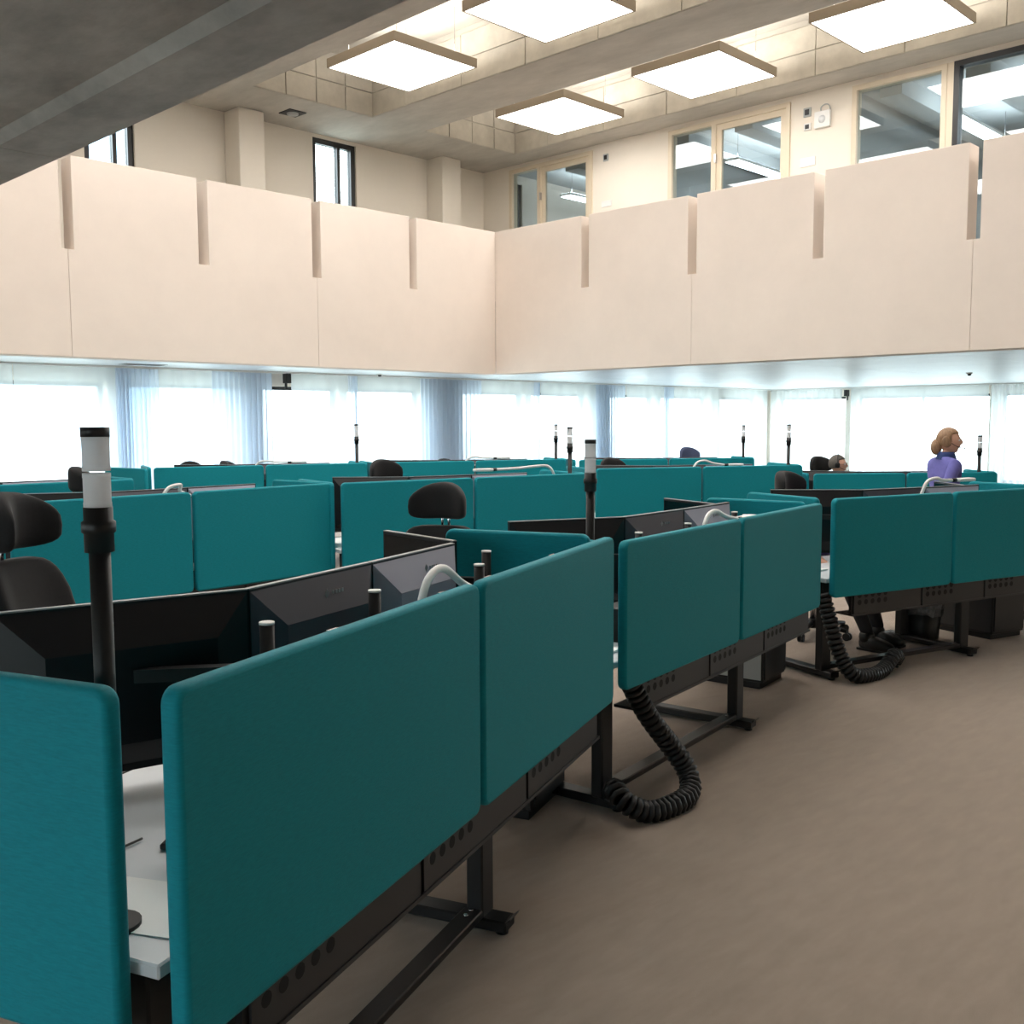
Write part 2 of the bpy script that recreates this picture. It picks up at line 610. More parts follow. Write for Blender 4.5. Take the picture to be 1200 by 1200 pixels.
# --- near gallery over the camera
ng = MB()
prof = [(XL, 2.525), (1.100, 2.525), (1.125, 2.50), (1.305, 2.50), (1.305, 3.73), (XL, 3.73)]
n = len(prof)
for (ya, yb) in ((YB, 3.197), (3.203, YE + .6)):
    ng.add([(x, ya, z) for x, z in prof] + [(x, yb, z) for x, z in prof],
           [tuple(range(n)), tuple(n + i for i in reversed(range(n)))] + [(i, i + n, (i + 1) % n + n, (i + 1) % n) for i in range(n)])
ng.box(1.02, 1.3, YB, PY, 3.73, PT)
struct(ng.build('ceiling_near_gallery', M['concrete_near']))

# --- gallery office wall (right, upper) with glazed doors
DOORS = [(11.60, 13.60, 12.85), (7.83, 10.00, 9.14), (5.56, 6.87, None), (3.0, 5.47, None)]
ZD, ZF = 6.33, 3.73
wo = MB()
ys = [YB]
for a, b, c in sorted(DOORS):
    ys += [a, b]
ys += [YW]
for i in range(0, len(ys), 2):
    wo.box(XG, XG + .15, ys[i], ys[i + 1], ZF, ZD)
wo.box(XG, XG + .15, YB, YW, ZD, ZC + .01)
struct(wo.build('wall_gallery_office', M['wallpaint']))
# office space behind
of = MB()
of.box(XG + 4.6, XG + 4.75, YB, YW, ZF, 6.6)
of.box(XG + .6, XG + 4.75, YB, YW, 6.52, 6.60)
for yy in (12.6, 11.4, 10.2, 9.0, 7.8, 6.6, 5.4, 4.2, 3.0):
    of.box(XG + .6, XG + 4.6, yy - .16, yy + .16, 6.28, 6.52)
of.box(XG + .15, XG + 4.6, 10.6, 10.7, ZF, 6.52)
of.box(XG + .15, XG + 4.6, 7.2, 7.3, ZF, 6.52)
of.box(XG + .15, XG + 4.6, 2.5, 2.6, ZF, 6.52)
struct(of.build('wall_office_inner', M['grey']))
for k_, (yy, lab) in enumerate(((13.3, 'flat added office light behind the far glazed door'), (8.4, 'flat added office light behind the middle glazed door'), (9.6, 'second flat added office light behind the middle glazed door'), (6.0, 'flat added office light behind the third gallery window'), (3.6, 'flat added office light behind the dark framed gallery window'), (4.8, 'second flat added office light behind the dark framed gallery window'))):
    ol = empty('added_office_light', (XG + 2.4, yy, 6.02), 0, lab, 'ceiling light', 'flat added office lights')
    MB().box(-1.2, 1.2, -.14, .14, .0, .04).build('housing', M['white'], ol)  # lamps added in the offices to brighten their walls and ceilings
    MB().box(-1.17, 1.17, -.12, .12, -.012, .0).build('diffuser', M['added_officelamp'], ol)
    MB().box(-1.17, 1.17, -.12, .12, .04, .05).build('uplight', M['added_officelamp'], ol)
    for sx in (-1, 1):
        MB().tube([(sx, 0, .05), (sx, 0, .26 if k_ in (9,) else .50)], .006, 6).build('suspension_rod', M['chrome'], ol)
dn = [0]


def glazed_door(a, b, c, fm):
    dn[0] += 1
    d = empty('door_%d' % dn[0], (XG, (a + b) / 2, ZF), 0, kind='structure')
    m = (a + b) / 2

    def bx(y0, y1, x0, x1, z0, z1, name, mt, bev=0):
        return MB().box(x0, x1, y0 - m, y1 - m, z0, z1).build(name, mt, d, bev, 1)
    H = ZD - ZF
    t = .07
    bx(a, b, -.03, .12, H - t, H, 'frame_top', fm)
    bx(a, a + t, -.03, .12, 0, H - t, 'frame_side', fm)
    bx(b - t, b, -.03, .12, 0, H - t, 'frame_side', fm)
    secs = [(a + t, b - t)]
    if c:
        bx(c - .04, c + .04, -.03, .12, 0, H - t, 'mullion', fm)
        secs = [(a + t, c - .04), (c + .04, b - t)]
    for k, (y0, y1) in enumerate(secs):
        leaf = k == 0 and c
        s_ = .09 if leaf else .03
        if leaf:
            lf = bx(y0, y1, .0, .06, 0, .25, 'door_leaf', fm)
            for q in ((y0, y0 + s_, .25, H - t), (y1 - s_, y1, .25, H - t), (y0 + s_, y1 - s_, H - t - s_, H - t)):
                o = MB().box(.0, .06, q[0] - m, q[1] - m, q[2], q[3]).build('leaf_stile', fm, lf)
            o = MB().bar((-.03, y0 + .06 - m, 1.05), (-.03, y0 + .18 - m, 1.05), .02, .02).build('handle', M['chrome'], lf)
            bx(y1 - .012, y1 + .012, -.05, .0, 1.95, 2.08, 'hinge', M['chrome'])
        bx(y0 + (s_ if leaf else 0), y1 - (s_ if leaf else 0), .025, .035, .25 if leaf else .05, H - t - (s_ if leaf else 0), 'pane', M['glass_in'])
    return d


for i, (a, b, c) in enumerate(sorted(DOORS, reverse=True)):
    glazed_door(a, b, c, M['cream'] if i < 3 else M['winframe'])
MB().box(XG - .02, XG + .1, 5.47, 5.56, ZF, ZD).build('door_jamb', M['cream'], bpy.data.objects['door_4']).location = (-XG, -(3.0 + 5.47) / 2, -ZF)


# ------------------------------------------------------------------ ceiling luminaires
def luminaire(x, y, label):
    s_ = 1.42
    t = empty('ceiling_luminaire', (x, y, ZC), 0, label, 'ceiling light', 'square luminaires in the ceiling coffers')
    b = MB()
    h = s_ / 2
    for q in ((-h, h, -h, -h + .02), (-h, h, h - .02, h), (-h, -h + .02, -h + .02, h - .02), (h - .02, h, -h + .02, h - .02)):
        b.box(*q, 0, .12)
    b.build('frame', M['lampframe'], t)
    MB().box(-h + .02, h - .02, -h + .02, h - .02, .006, .03).build('diffuser', M['lamp'], t)
    MB().box(-h + .15, h - .15, -h + .15, h - .15, .09, .11).build('uplight', M['lampup'], t)
    for sx in (-.5, .5):
        for sy in (-.5, .5):
            MB().tube([(sx, sy, .1), (sx, sy, .79)], .004, 6).build('suspension_wire', M['chrome'], t)
    return t


NTH = ['first', 'second', 'third', 'fourth', 'fifth']
LUM = {(2, 0): 'square ceiling light above the left gallery columns, far end of the left coffer',
       (3, 0): 'square ceiling light nearest the gallery corner, lowest in the photo',
       (3, 1): 'square ceiling light in front of the middle glazed gallery door',
       (3, 2): 'square ceiling light at the upper right corner by the last doors',
       (2, 1): 'square ceiling light cut by the top edge, centre of the photo'}
for (i, (x0, x1)) in enumerate(strips):
    for j in range(4):
        y = 10.9 - 2.66 * j
        luminaire((x0 + x1) / 2 - .04, y, LUM.get((i, j), 'added square ceiling light above the frame, %s coffer from the right, %s from the windows' % (NTH[3 - i], NTH[j])))  # luminaires out of view are added to light the room


# ------------------------------------------------------------------ curtains
def curtain(name, a, b, plane, axis, folds, amp, m, label, z0=.04, z1=2.47, side=-1, group=None):
    b_ = MB()
    rnd = random.Random(int(a * 100) + int(b * 37))
    ph = [rnd.uniform(0, 6.28) for _ in range(4)]
    nu = max(24, int(folds * 10))

    def fn(u, v):
        p = a + (b - a) * u
        w = math.sin(2 * PI * folds * u + ph[0] + .5 * math.sin(2 * PI * 2.3 * u + ph[1])) * amp * (.75 + .35 * math.sin(5 * u + ph[2])) * (.8 + .3 * (1 - v))
        z = z0 + (z1 - z0) * v
        if axis == 'x':
            return (p, plane + side * w, z)
        return (plane + side * w, p, z)
    b_.grid(fn, nu, 6)
    o = b_.build(name, m)
    return tag(o, label, 'curtain', group)


CY = YW - .22
cur = [(4.2, 5.02, 3, .02, 0, 'sheer white curtain at the far left edge of the window wall'),
       (5.03, 6.40, 4, .012, 0, 'thin sheer curtain across the window behind the near signal tower'),
       (6.40, 6.72, 6, .05, 1, 'pale blue bunched curtain just right of the near signal tower'),
       (6.72, 7.05, 5, .04, 1, 'narrow gathered white curtain next to the first bunched curtain'),
       (7.05, 7.90, 4, .015, 0, 'sheer curtain over the second window left of the wide gathered curtain'),
       (7.90, 8.95, 11, .05, 1, 'wide gathered pale blue curtain below the first gallery column'),
       (9.30, 10.42, 4, .015, 0, 'sheer curtain over the window with the black bracket above it'),
       (10.42, 10.62, 3, .04, 1, 'narrow bunched curtain strip left of the far signal tower'),
       (10.62, 12.02, 4, .015, 0, 'sheer curtain over the window behind the far left signal tower'),
       (12.02, 13.56, 15, .05, 1, 'wide gathered curtain with deep folds below the gallery corner'),
       (13.55, 15.02, 5, .015, 0, 'sheer curtain just right of the deep-folded curtain'),
       (15.0, 15.2, 3, .04, 1, 'narrow bunched curtain strip in the middle of the rear windows'),
       (15.2, 16.95, 5, .015, 0, 'sheer curtain behind the pair of thin signal towers'),
       (16.95, 18.0, 11, .05, 1, 'gathered blue curtain directly behind the middle signal tower'),
       (18.0, 19.4, 5, .015, 0, 'sheer curtain right of the gathered blue curtain'),
       (19.4, 19.8, 5, .04, 1, 'small gathered curtain near the rear window corner'),
       (19.8, 24.0, 14, .02, 0, 'long sheer curtain running into the rear window corner')]
for a, b, fo, am, g, lab in cur:
    curtain('gathered_curtain' if g else 'sheer_curtain', a, b, CY, 'x', fo, am, M['curtain_g'] if g else M['curtain'], lab)
curR = [(12.1, 14.1, 10, .03, 0, 'sheer curtain on the right window wall next to the corner'),
        (8.55, 11.85, 9, .015, 0, 'long sheer curtain behind the walking woman'),
        (7.3, 8.5, 9, .04, 0, 'sheer folded curtain at the right edge of the photo'),
        (4.0, 7.3, 9, .015, 0, 'sheer curtain on the right window wall beyond the photo edge')]
for a, b, fo, am, g, lab in curR:
    curtain('sheer_curtain', a, b, XW - .22, 'y', fo, am, M['curtain'], lab)
struct(MB().box(XL, XW - .2, CY - .03, CY + .03, 2.47, 2.5).build('trim_4', M['white']))
struct(MB().box(XW - .25, XW - .19, YB, CY - .05, 2.47, 2.5).build('trim_5', M['white']))


# ------------------------------------------------------------------ desks
DESKS = {
    'A': (2.001, 2.143, 21.2, 2.538, 1.235, .68), 'B': (4.489, 2.812, 8.4, 2.379, 1.200, .635), 'C': (7.115, 2.750, -17.0, 2.260, 1.200, .64),
    'D': (3.408, 6.433, 4.5, 2.441, 1.230, .69), 'E': (5.800, 6.154, -11.6, 2.385, 1.235, .68), 'F': (9.122, 6.134, -28.7, 2.420, 1.210, .66),
    'I': (6.223, 10.011, -19.4, 2.374, 1.220, .66), 'J': (8.578, 9.061, -24.1, 2.434, 1.220, .66), 'K': (10.758, 7.745, -33.0, 2.386, 1.210, .66),
    'R': (11.267, 4.857, -40.5, 2.140, 1.100, .64), 'G': (2.757, 8.457, 0.1, 2.400, 1.220, .66)}
DPH = {'A': 'the nearest desk', 'B': 'the second desk beside the aisle', 'C': 'the aisle desk before the walking woman',
       'D': 'the second-row desk behind the near signal tower', 'E': 'the second-row desk left of the middle signal tower', 'F': 'the second-row desk right of the middle signal tower',
       'I': 'the rear desk at left', 'J': 'the rear desk at centre', 'K': 'the rear desk at right centre', 'R': 'the desk of the seated man', 'G': 'the rear desk at the left edge'}
DLAB = {'A': 'large teal-screened desk nearest the camera, filling the lower left',
        'B': 'teal-screened desk beside the aisle, with a looping black cable chain at its leg',
        'C': 'teal-screened desk at the right edge in front of the walking woman',
        'D': 'teal-screened desk in the second row behind the near signal tower',
        'E': 'teal-screened desk in the second row behind the black headrest chair',
        'F': 'teal-screened desk in the second row right of the middle signal tower',
        'I': 'far teal-screened desk at left, before the gathered curtain below the column',
        'J': 'far teal-screened desk at centre, below the gallery corner',
        'K': 'far teal-screened desk right of centre with a slate blue chair behind',
        'R': 'far right teal-screened desk where the man with glasses sits',
        'G': 'far teal-screened desk cut by the left edge of the photo'}


def ZT(k):
    return DESKS[k][4] - (.40 if k == 'R' else .52)


def L2W(k, x, y, z=0):
    mx, my, th, L, h, ph = DESKS[k]
    t = math.radians(th)
    return Vector((mx + x * math.cos(t) - y * math.sin(t), my + x * math.sin(t) + y * math.cos(t), z))


def chain_mesh(path, r=.035):
    """segmented cable chain following a smooth path"""
    P = [Vector(p) for p in path]
    dense = []
    for i in range(len(P) - 1):
        p0, p1, p2, p3 = P[max(i - 1, 0)], P[i], P[i + 1], P[min(i + 2, len(P) - 1)]
        for s_ in range(24):
            t = s_ / 24
            dense.append(.5 * ((2 * p1) + (p2 - p0) * t + (2 * p0 - 5 * p1 + 4 * p2 - p3) * t * t + (3 * p1 - p0 - 3 * p2 + p3) * t ** 3))
    dense.append(P[-1])
    b = MB()
    acc = 0
    last = dense[0]
    pts = [dense[0]]
    for q in dense[1:]:
        acc += (q - last).length
        last = q
        if acc > .028:
            pts.append(q)
            acc = 0
    for i in range(len(pts) - 1):
        a, c = pts[i], pts[i + 1]
        d = c - a
        b.tube([a, a + d * .3, a + d * .7, a + d * .98], [r * .72, r, r, r * .72], 8)
    return b


def desk(k):
    mx, my, th, L, h, ph = DESKS[k]
    d = empty('sit_stand_desk', (mx, my, 0), math.radians(th), DLAB[k], 'desk', 'teal-screened control room desks')
    near = k in 'ABC'
    hl = L / 2
    pw = hl - .012
    me = slab_mesh('acoustic_panel', pw, ph, .045, M['teal'])
    for s_ in (-1, 1):
        put(me, 'acoustic_panel', d, (s_ * (pw / 2 + .011), -.045, h - ph / 2))
    sm = slab_mesh('side_panel', .66, ph, .04, M['teal'])
    for s_ in (-1, 1):
        o = put(sm, 'side_panel', d, (s_ * (hl + .03) + .02, .07 + .33, h - ph / 2), PI / 2)
    zt = ZT(k)
    # tabletop
    MB().box(-hl + .0, hl - .0, .02, .84, zt - .03, zt).build('tabletop', M['desk'], d, .004, 1)
    MB().box(-hl + .03, hl - .03, .84, .86, zt - .034, zt + .002).build('tabletop_edge', M['black'], d)
    # rear tray with punched covers
    zb = h - ph - .145
    MB().box(-hl + .22, hl - .05, .012, .03, zb, zt - .03).build('cable_tray', M['tray'], d)
    MB().box(-hl + .22, hl - .05, .0, .14, zb, zb + .012).build('tray_shelf', M['cover'], d)
    n_c = 3
    cw = (L - .30) / n_c
    for i in range(n_c):
        x0 = -hl + .23 + i * cw
        c = MB().box(x0 + .01, x0 + cw - .01, .004, .012, zb + .012, h - ph + .05).build('tray_cover', M['cover'], d)
        if near:
            hb = MB().tube([(0, -.0005, 0), (0, .002, 0)], .018, 12).mesh('punched_hole', M['hole'])
            for j in range(5):
                for dz in (.012, .058):
                    put(hb, 'punched_hole', c, (x0 + .06 + j * .06, .004, h - ph - dz))
    # legs: two frames of two columns, a foot each and a long floor rail
    for x in (-hl + .10, .34):
        for y in (.13, .66):
            b = MB()
            b.box(x - .045, x + .045, y - .03, y + .03, .05, zt - .03)
            b.build('leg', M['black'], d, .006, 1)
        f = MB().box(x - .04, x + .04, .02, .80, .015, .055).build('foot', M['black'], d, .006, 1)
        g = MB()
        for y in (.05, .77):
            g.cyl((x, y), .022, 0, .016, 10)
        g.build('levelling_pad', M['plastic'], f)
        MB().add([(x - .035, .02, .055), (x + .035, .02, .055), (x + .035, .0, .072), (x - .035, .0, .072),
                  (x - .035, .03, .05), (x + .035, .03, .05), (x + .035, .008, .058), (x - .035, .008, .058)],
                 [(0, 1, 2, 3), (7, 6, 5, 4), (0, 4, 5, 1), (1, 5, 6, 2), (2, 6, 7, 3), (3, 7, 4, 0)]).build('toe_guard', M['black'], f)
    MB().box(-hl + .14, .30, .10, .17, .055, .085).build('floor_rail', M['rail'], d, .004, 1)
    bo = MB().cyl((0, 0), .008, 0, .006, 8).mesh('rail_bolt', M['chrome'])
    for x in (-hl + .18, .24, .28):
        put(bo, 'rail_bolt', d, (x, .135, .085))
    # bracket clips of the panels
    cl = MB().box(-.02, .02, .0, .012, -.09, -.006).mesh('panel_clip', M['chrome'])
    for x in (-hl * .55, -hl * .12, hl * .12, hl * .55):
        put(cl, 'panel_clip', d, (x, 0, h))
    MB().box(-hl + .35, hl - .1, .16, .30, zt, zt + .16).build('dark_fill_box', M['plastic'], d, .01, 2)  # black box added to keep the space behind the panels dark
    if k in 'BC':
        if k == 'B':
            path = [(-hl + .18, .05, zt - .1), (-hl + .27, .0, .40), (-hl + .38, -.06, .24), (-hl + .43, -.12, .12), (-hl + .36, -.17, .05), (-hl + .22, -.17, .04), (-hl + .06, -.12, .045), (-hl - .02, -.05, .10), (-hl + .02, .02, .13), (-hl + .06, .04, .06)]
        else:
            path = [(-hl + .0, .05, zt - .1), (-hl + .02, .0, .42), (-hl + .05, -.05, .22), (-hl + .12, -.10, .07), (-hl + .28, -.10, .04), (-hl + .46, -.06, .05), (-hl + .60, -.02, .12), (-hl + .68, .02, .08), (-hl + .66, .05, .04)]
        chain_mesh(path, .05).build('cable_chain', M['plastic'], d)
    return d


desks = {k: desk(k) for k in DESKS}
for k, lab in (('A', 'low black cabinet at the right end of the nearest desk'), ('B', 'low black cabinet between the second and third aisle desks'), ('C', 'low black cabinet under the right end of the aisle desk')):
    hl, h, ph = DESKS[k][3] / 2, DESKS[k][4], DESKS[k][5]
    c0 = -.20 if k == 'C' else -.02
    q = L2W(k, hl + c0 + .19, .56)
    cb = empty('computer_cabinet', (q.x, q.y, 0), math.radians(DESKS[k][2]), lab, 'cabinet', 'low black cabinets at the desk ends')
    zc = h - ph - .02
    MB().box(-.19, .19, -.25, .25, .04, zc).build('body', M['black'], cb, .006, 1)
    MB().box(-.196, -.19, -.24, .24, .06, zc - .02).build('side_panel', M['grey'] if k == 'B' else M['cover'], cb)
    MB().box(-.175, .175, -.262, -.25, .06, zc - .02).build('door', M['plastic'], cb, .003, 1)
    MB().box(-.18, .18, -.23, .23, 0, .04).build('plinth', M['plastic'], cb)

# free-standing narrow screen at the far left
fs = empty('screen_partition', (4.85, 10.55, 0), math.radians(-80), 'lone teal partition screen seen nearly edge-on between two far desks', 'partition')
put(slab_mesh('screen_panel', .70, .72, .045, M['teal']), 'screen_panel', fs, (0, 0, .86))
for s_ in (-1, 1):
    MB().box(s_ * .28 - .02, s_ * .28 + .02, .012, .034, .04, .51).build('post', M['black'], fs)
    MB().box(s_ * .28 - .025, s_ * .28 + .025, -.16, .20, 0, .04).build('foot', M['black'], fs, .005, 1)

# ------------------------------------------------------------------ monitors on arms
def monitor_meshes():
    w, h = .61, .46
    P = {}
    P['bezel'] = MB().box(-w / 2, w / 2, 0, .022, -h, 0).mesh('bezel', M['monitor'])
    P['rim'] = MB().box(-w / 2, w / 2, .001, .021, 0, .004).mesh('top_rim', M['edge'])
    P['screen'] = MB().box(-w / 2 + .012, w / 2 - .012, .022, .024, -h + .015, -.012).mesh('screen', M['screen'])
    for nm, m in (('shell', 'monitor'), ('shell_m', 'monitor_m'), ('shell_s', 'monitor_s')):
        b = MB()
        a = [(-w / 2 + .004, 0, -.006), (w / 2 - .004, 0, -.006), (w / 2 - .004, 0, -h + .02), (-w / 2 + .004, 0, -h + .02)]
        c = [(-w / 2 + .10, -.055, -.115), (w / 2 - .10, -.055, -.115), (w / 2 - .10, -.055, -h + .09), (-w / 2 + .10, -.055, -h + .09)]
        b.add(a + c, [(7, 6, 5, 4), (0, 1, 5, 4), (1, 2, 6, 5), (2, 3, 7, 6), (3, 0, 4, 7)])
        P[nm] = b.mesh('back_shell', M[m])
    lg = MB()
    for i in range(4):
        lg.box(.02 + i * .016, .03 + i * .016, -.0335, -.031, -.062, -.050)
    lg.add([(-.02, -.0335, -.056), (-.008, -.0335, -.040), (.004, -.0335, -.056), (-.008, -.0335, -.072)], [(0, 3, 2, 1)])
    P['logo'] = lg.mesh('maker_mark', M['edge'])
    return P


MP = monitor_meshes()
ORD = ['leftmost', 'second from left', 'third from left', 'rightmost']
ARC = [((-.85, .91), (-.30, .55)), ((-.30, .55), (.31, .51)), ((.31, .51), (.90, .49)), ((.93, .52), (1.17, .98))]
POST = [(-.42, .40), (.14, .40), (.80, .34), (1.12, .48)]
OFFX = {'A': 0, 'B': .14, 'C': .06}


def monitor(k, i):
    mx, my, th, L, h, ph = DESKS[k]
    (xa, ya), (xb, yb) = ARC[i]
    ox = OFFX.get(k, 0)
    if i == 3:
        ox = L / 2 - 1.22
    xa += ox
    xb += ox
    c = L2W(k, (xa + xb) / 2, (ya + yb) / 2)
    ang = math.atan2(yb - ya, xb - xa)
    top = h - .012
    silver = (i == 2)
    ln = math.hypot(xb - xa, yb - ya)
    dark = 'silver-backed' if silver else 'black'
    t = empty('monitor', (c.x, c.y, ZT(k)), math.radians(th) + ang, '%s %s monitor on %s' % (ORD[i], dark, DPH[k]), 'monitor', 'monitors on the desks')
    zz = top - ZT(k)
    sx = min(1.09, (ln - .004) / .61)
    for nm, pn in (('bezel', 'bezel'), ('rim', 'top_rim'), ('screen', 'screen'), ({1: 'shell_m', 2: 'shell_s'}.get(i, 'shell'), 'back_shell')):
        o = put(MP[nm], pn, t, (0, 0, zz))
        o.scale = (sx, 1, 1)
    if k in 'ABC' and i in (1, 2):
        # mark sits on the sloping upper back face
        o = put(MP['logo'], 'maker_mark', t, (.02, 0, zz))
    arm = MB()
    gx, gy = POST[i]
    gx, gy = gx + ox - (xa + xb) / 2, gy - (ya + yb) / 2
    px, py = gx * math.cos(ang) + gy * math.sin(ang), -gx * math.sin(ang) + gy * math.cos(ang)
    arm.cyl((px, py), .02, 0, zz - .065, 14)
    arm.cyl((px, py), .04, 0, .015, 16)
    arm.bar((px, py, zz - .19), (0, -.045, zz - .19), .04, .035)
    a = arm.build('monitor_arm', M['plastic'], t)
    MB().cyl((px, py), .021, zz - .065, zz - .058, 14).build('arm_cap', M['white'], a)


for k in DESKS:
    for i in range(4 if k in 'ABC' else 3):
        monitor(k, i)


# ------------------------------------------------------------------ signal towers
def tower(x, y, top, zbase, label):
    t = empty('signal_tower', (x, y, zbase), 0, label, 'signal tower', 'signal towers on the desks')
    z = top - zbase
    MB().cyl((0, 0), .05, 0, .012, 20).build('base', M['plastic'], t)
    MB().cyl((0, 0), .0195, .012, z - .21).build('pole', M['black'], t)
    MB().lathe((0, 0, z), [(.0195, -.235), (.027, -.235), (.027, -.20), (.031, -.197), (.031, -.178), (.0265, -.175), (.0265, -.150), (0, -.150)]).build('collar', M['black'], t)
    for a, b in ((-.150, -.086), (-.082, -.018)):
        MB().lathe((0, 0, z), [(0, a), (.0255, a), (.0255, a + .008), (.0248, a + .01), (.0248, b - .01), (.0255, b - .008), (.0255, b), (0, b)]).build('light_segment', M['lens'], t)
    MB().cyl((0, 0), .0262, z - .018, z).build('cap', M['black'], t)


TW = [('A', -1.19, .20, 1.692, 'large signal tower nearest the camera, at the left end of the nearest desk'),
      ('B', -.915, .30, 1.615, 'signal tower in the middle of the photo, behind the nearest desk'),
      ('E', 1.17, .20, 1.645, 'thin signal tower just left of the middle one, taller of the close pair'),
      ('J', 1.19, .22, 1.657, 'thinnest signal tower of the pair beside the middle one'),
      ('I', 1.16, .24, 1.671, 'lone far signal tower left of centre before the gathered curtain'),
      ('F', 1.19, .22, 1.651, 'far signal tower left of the seated man with glasses'),
      ('K', 1.16, .24, 1.633, 'faint far signal tower right of the slate blue chair'),
      ('R', 1.04, .30, 1.511, 'far signal tower right of the walking woman')]
for k, x, y, top, lab in TW:
    q = L2W(k, x, y)
    tower(q.x, q.y, top, ZT(k), lab)


# ------------------------------------------------------------------ desk lamps
def bez(pts, n=10):
    P = [Vector(p) for p in pts]
    out = []
    for i in range(len(P) - 1):
        p0, p1, p2, p3 = P[max(i - 1, 0)], P[i], P[i + 1], P[min(i + 2, len(P) - 1)]
        for s_ in range(n):
            t = s_ / n
            out.append(.5 * ((2 * p1) + (p2 - p0) * t + (2 * p0 - 5 * p1 + 4 * p2 - p3) * t * t + (3 * p1 - p0 - 3 * p2 + p3) * t ** 3))
    out.append(P[-1])
    return out


def desk_lamp(k, x, y, sx, reach, rise, label, drop=.0):
    mx, my, th, L, h, ph = DESKS[k]
    c = L2W(k, x, y)
    zt = ZT(k)
    t = empty('desk_lamp', (c.x, c.y, zt), math.radians(th), label, 'desk lamp', 'white arched desk lamps')
    z = .52 + rise
    path = bez([(0, 0, 0), (0, 0, z - .18), (sx * .02, .0, z - .08), (sx * .07, 0, z - .015), (sx * .16, 0, z), (sx * reach * .65, .01, z - .015 - drop * .5), (sx * reach, .02, z - .02 - drop)])
    MB().tube(path, .012, 10).build('arm', M['white'], t)
    MB().cyl((0, 0), .03, 0, .03, 16).build('base', M['white'], t)
    e = path[-1]
    j = MB().tube([e, e + Vector((sx * .045, 0, 0))], .014, 10).build('joint', M['plastic'], t)
    MB().box(min(e.x + sx * .045, e.x + sx * .22), max(e.x + sx * .045, e.x + sx * .22), e.y - .035, e.y + .035, e.z - .012, e.z + .012).build('lamp_head', M['white'], t, .008, 2)


desk_lamp('A', -.16, .08, 1, .48, .035, 'white arched desk lamp between the two panels of the nearest desk', .11)
desk_lamp('B', -.17, .10, 1, .48, .032, 'white arched desk lamp over the second desk beside the aisle', .05)
desk_lamp('C', -.12, .14, 1, .34, .085, 'white desk lamp with straight head in front of the walking woman')
desk_lamp('D', -.15, .12, 1, .25, .04, 'white arched desk lamp on the second-row desk behind the near signal tower', .06)
desk_lamp('E', .95, .12, -1, .62, .07, 'white desk lamp stretching left before the dark chair in the second row')
desk_lamp('F', -.05, .12, 1, .40, .055, 'white arched desk lamp on the second-row desk left of the slate blue chair', .03)
desk_lamp('I', -.1, .12, 1, .4, .04, 'thin white desk lamp on the rear desk at left')
desk_lamp('J', -.1, .12, 1, .4, .04, 'thin white desk lamp on the rear desk at centre')


# ------------------------------------------------------------------ papers, keyboards and cables seen through the gaps
def paper(k, x, y, rz, w, d, label, n=1):
    zt = ZT(k)
    c = L2W(k, x, y)
    b = MB()
    for i in range(n):
        b.box(-w / 2 + .004 * (i % 3), w / 2 + .004 * (i % 3), -d / 2 - .003 * (i % 2), d / 2, i * .003, i * .003 + .0025)
    o = b.build('paper_sheet', M['paper'])
    o.location = (c.x, c.y, zt + .001)
    o.rotation_euler = (0, 0, math.radians(DESKS[k][2] + rz))
    tag(o, label, 'paper')


paper('A', -1.10, .20, 8, .21, .30, 'white sheet of paper seen through the gap of the nearest desk')
paper('A', -1.02, .58, -12, .21, .30, 'second white sheet further back on the nearest desk')
paper('B', -1.08, .25, 5, .21, .30, 'white papers at the left end of the second aisle desk', 4)
paper('E', -1.05, .30, 5, .25, .30, 'stack of white papers between the two second-row left desks', 12)
paper('C', -1.0, .42, 5, .25, .32, 'white papers under the resting hand on the aisle desk', 4)


def keyboard(k, x, y, rz, label):
    zt = ZT(k)
    c = L2W(k, x, y)
    t = empty('keyboard', (c.x, c.y, zt), math.radians(DESKS[k][2] + rz), label, 'keyboard')
    MB().box(-.22, .22, -.07, .07, .002, .018).build('body', M['plastic'], t, .004, 1)
    b = MB()
    for r in range(5):
        for q in range(15):
            b.box(-.21 + q * .028, -.186 + q * .028, -.062 + r * .025, -.041 + r * .025, .018, .024)
    b.build('keys', M['black'], t)


keyboard('A', -.65, .38, 20, 'black keyboard lying on the nearest desk')
pt = MB()
q0 = L2W('A', -1.22, .05, .716)
pts = [ L2W('A', -1.08, .33, .722), L2W('A', -1.02, .45, .722), L2W('A', -.85, .45, .722)]
o = MB().tube(bez(pts), .003, 6).build('cable', M['plastic'])
tag(o, 'thin black cable lying on the white top of the nearest desk', 'cable')


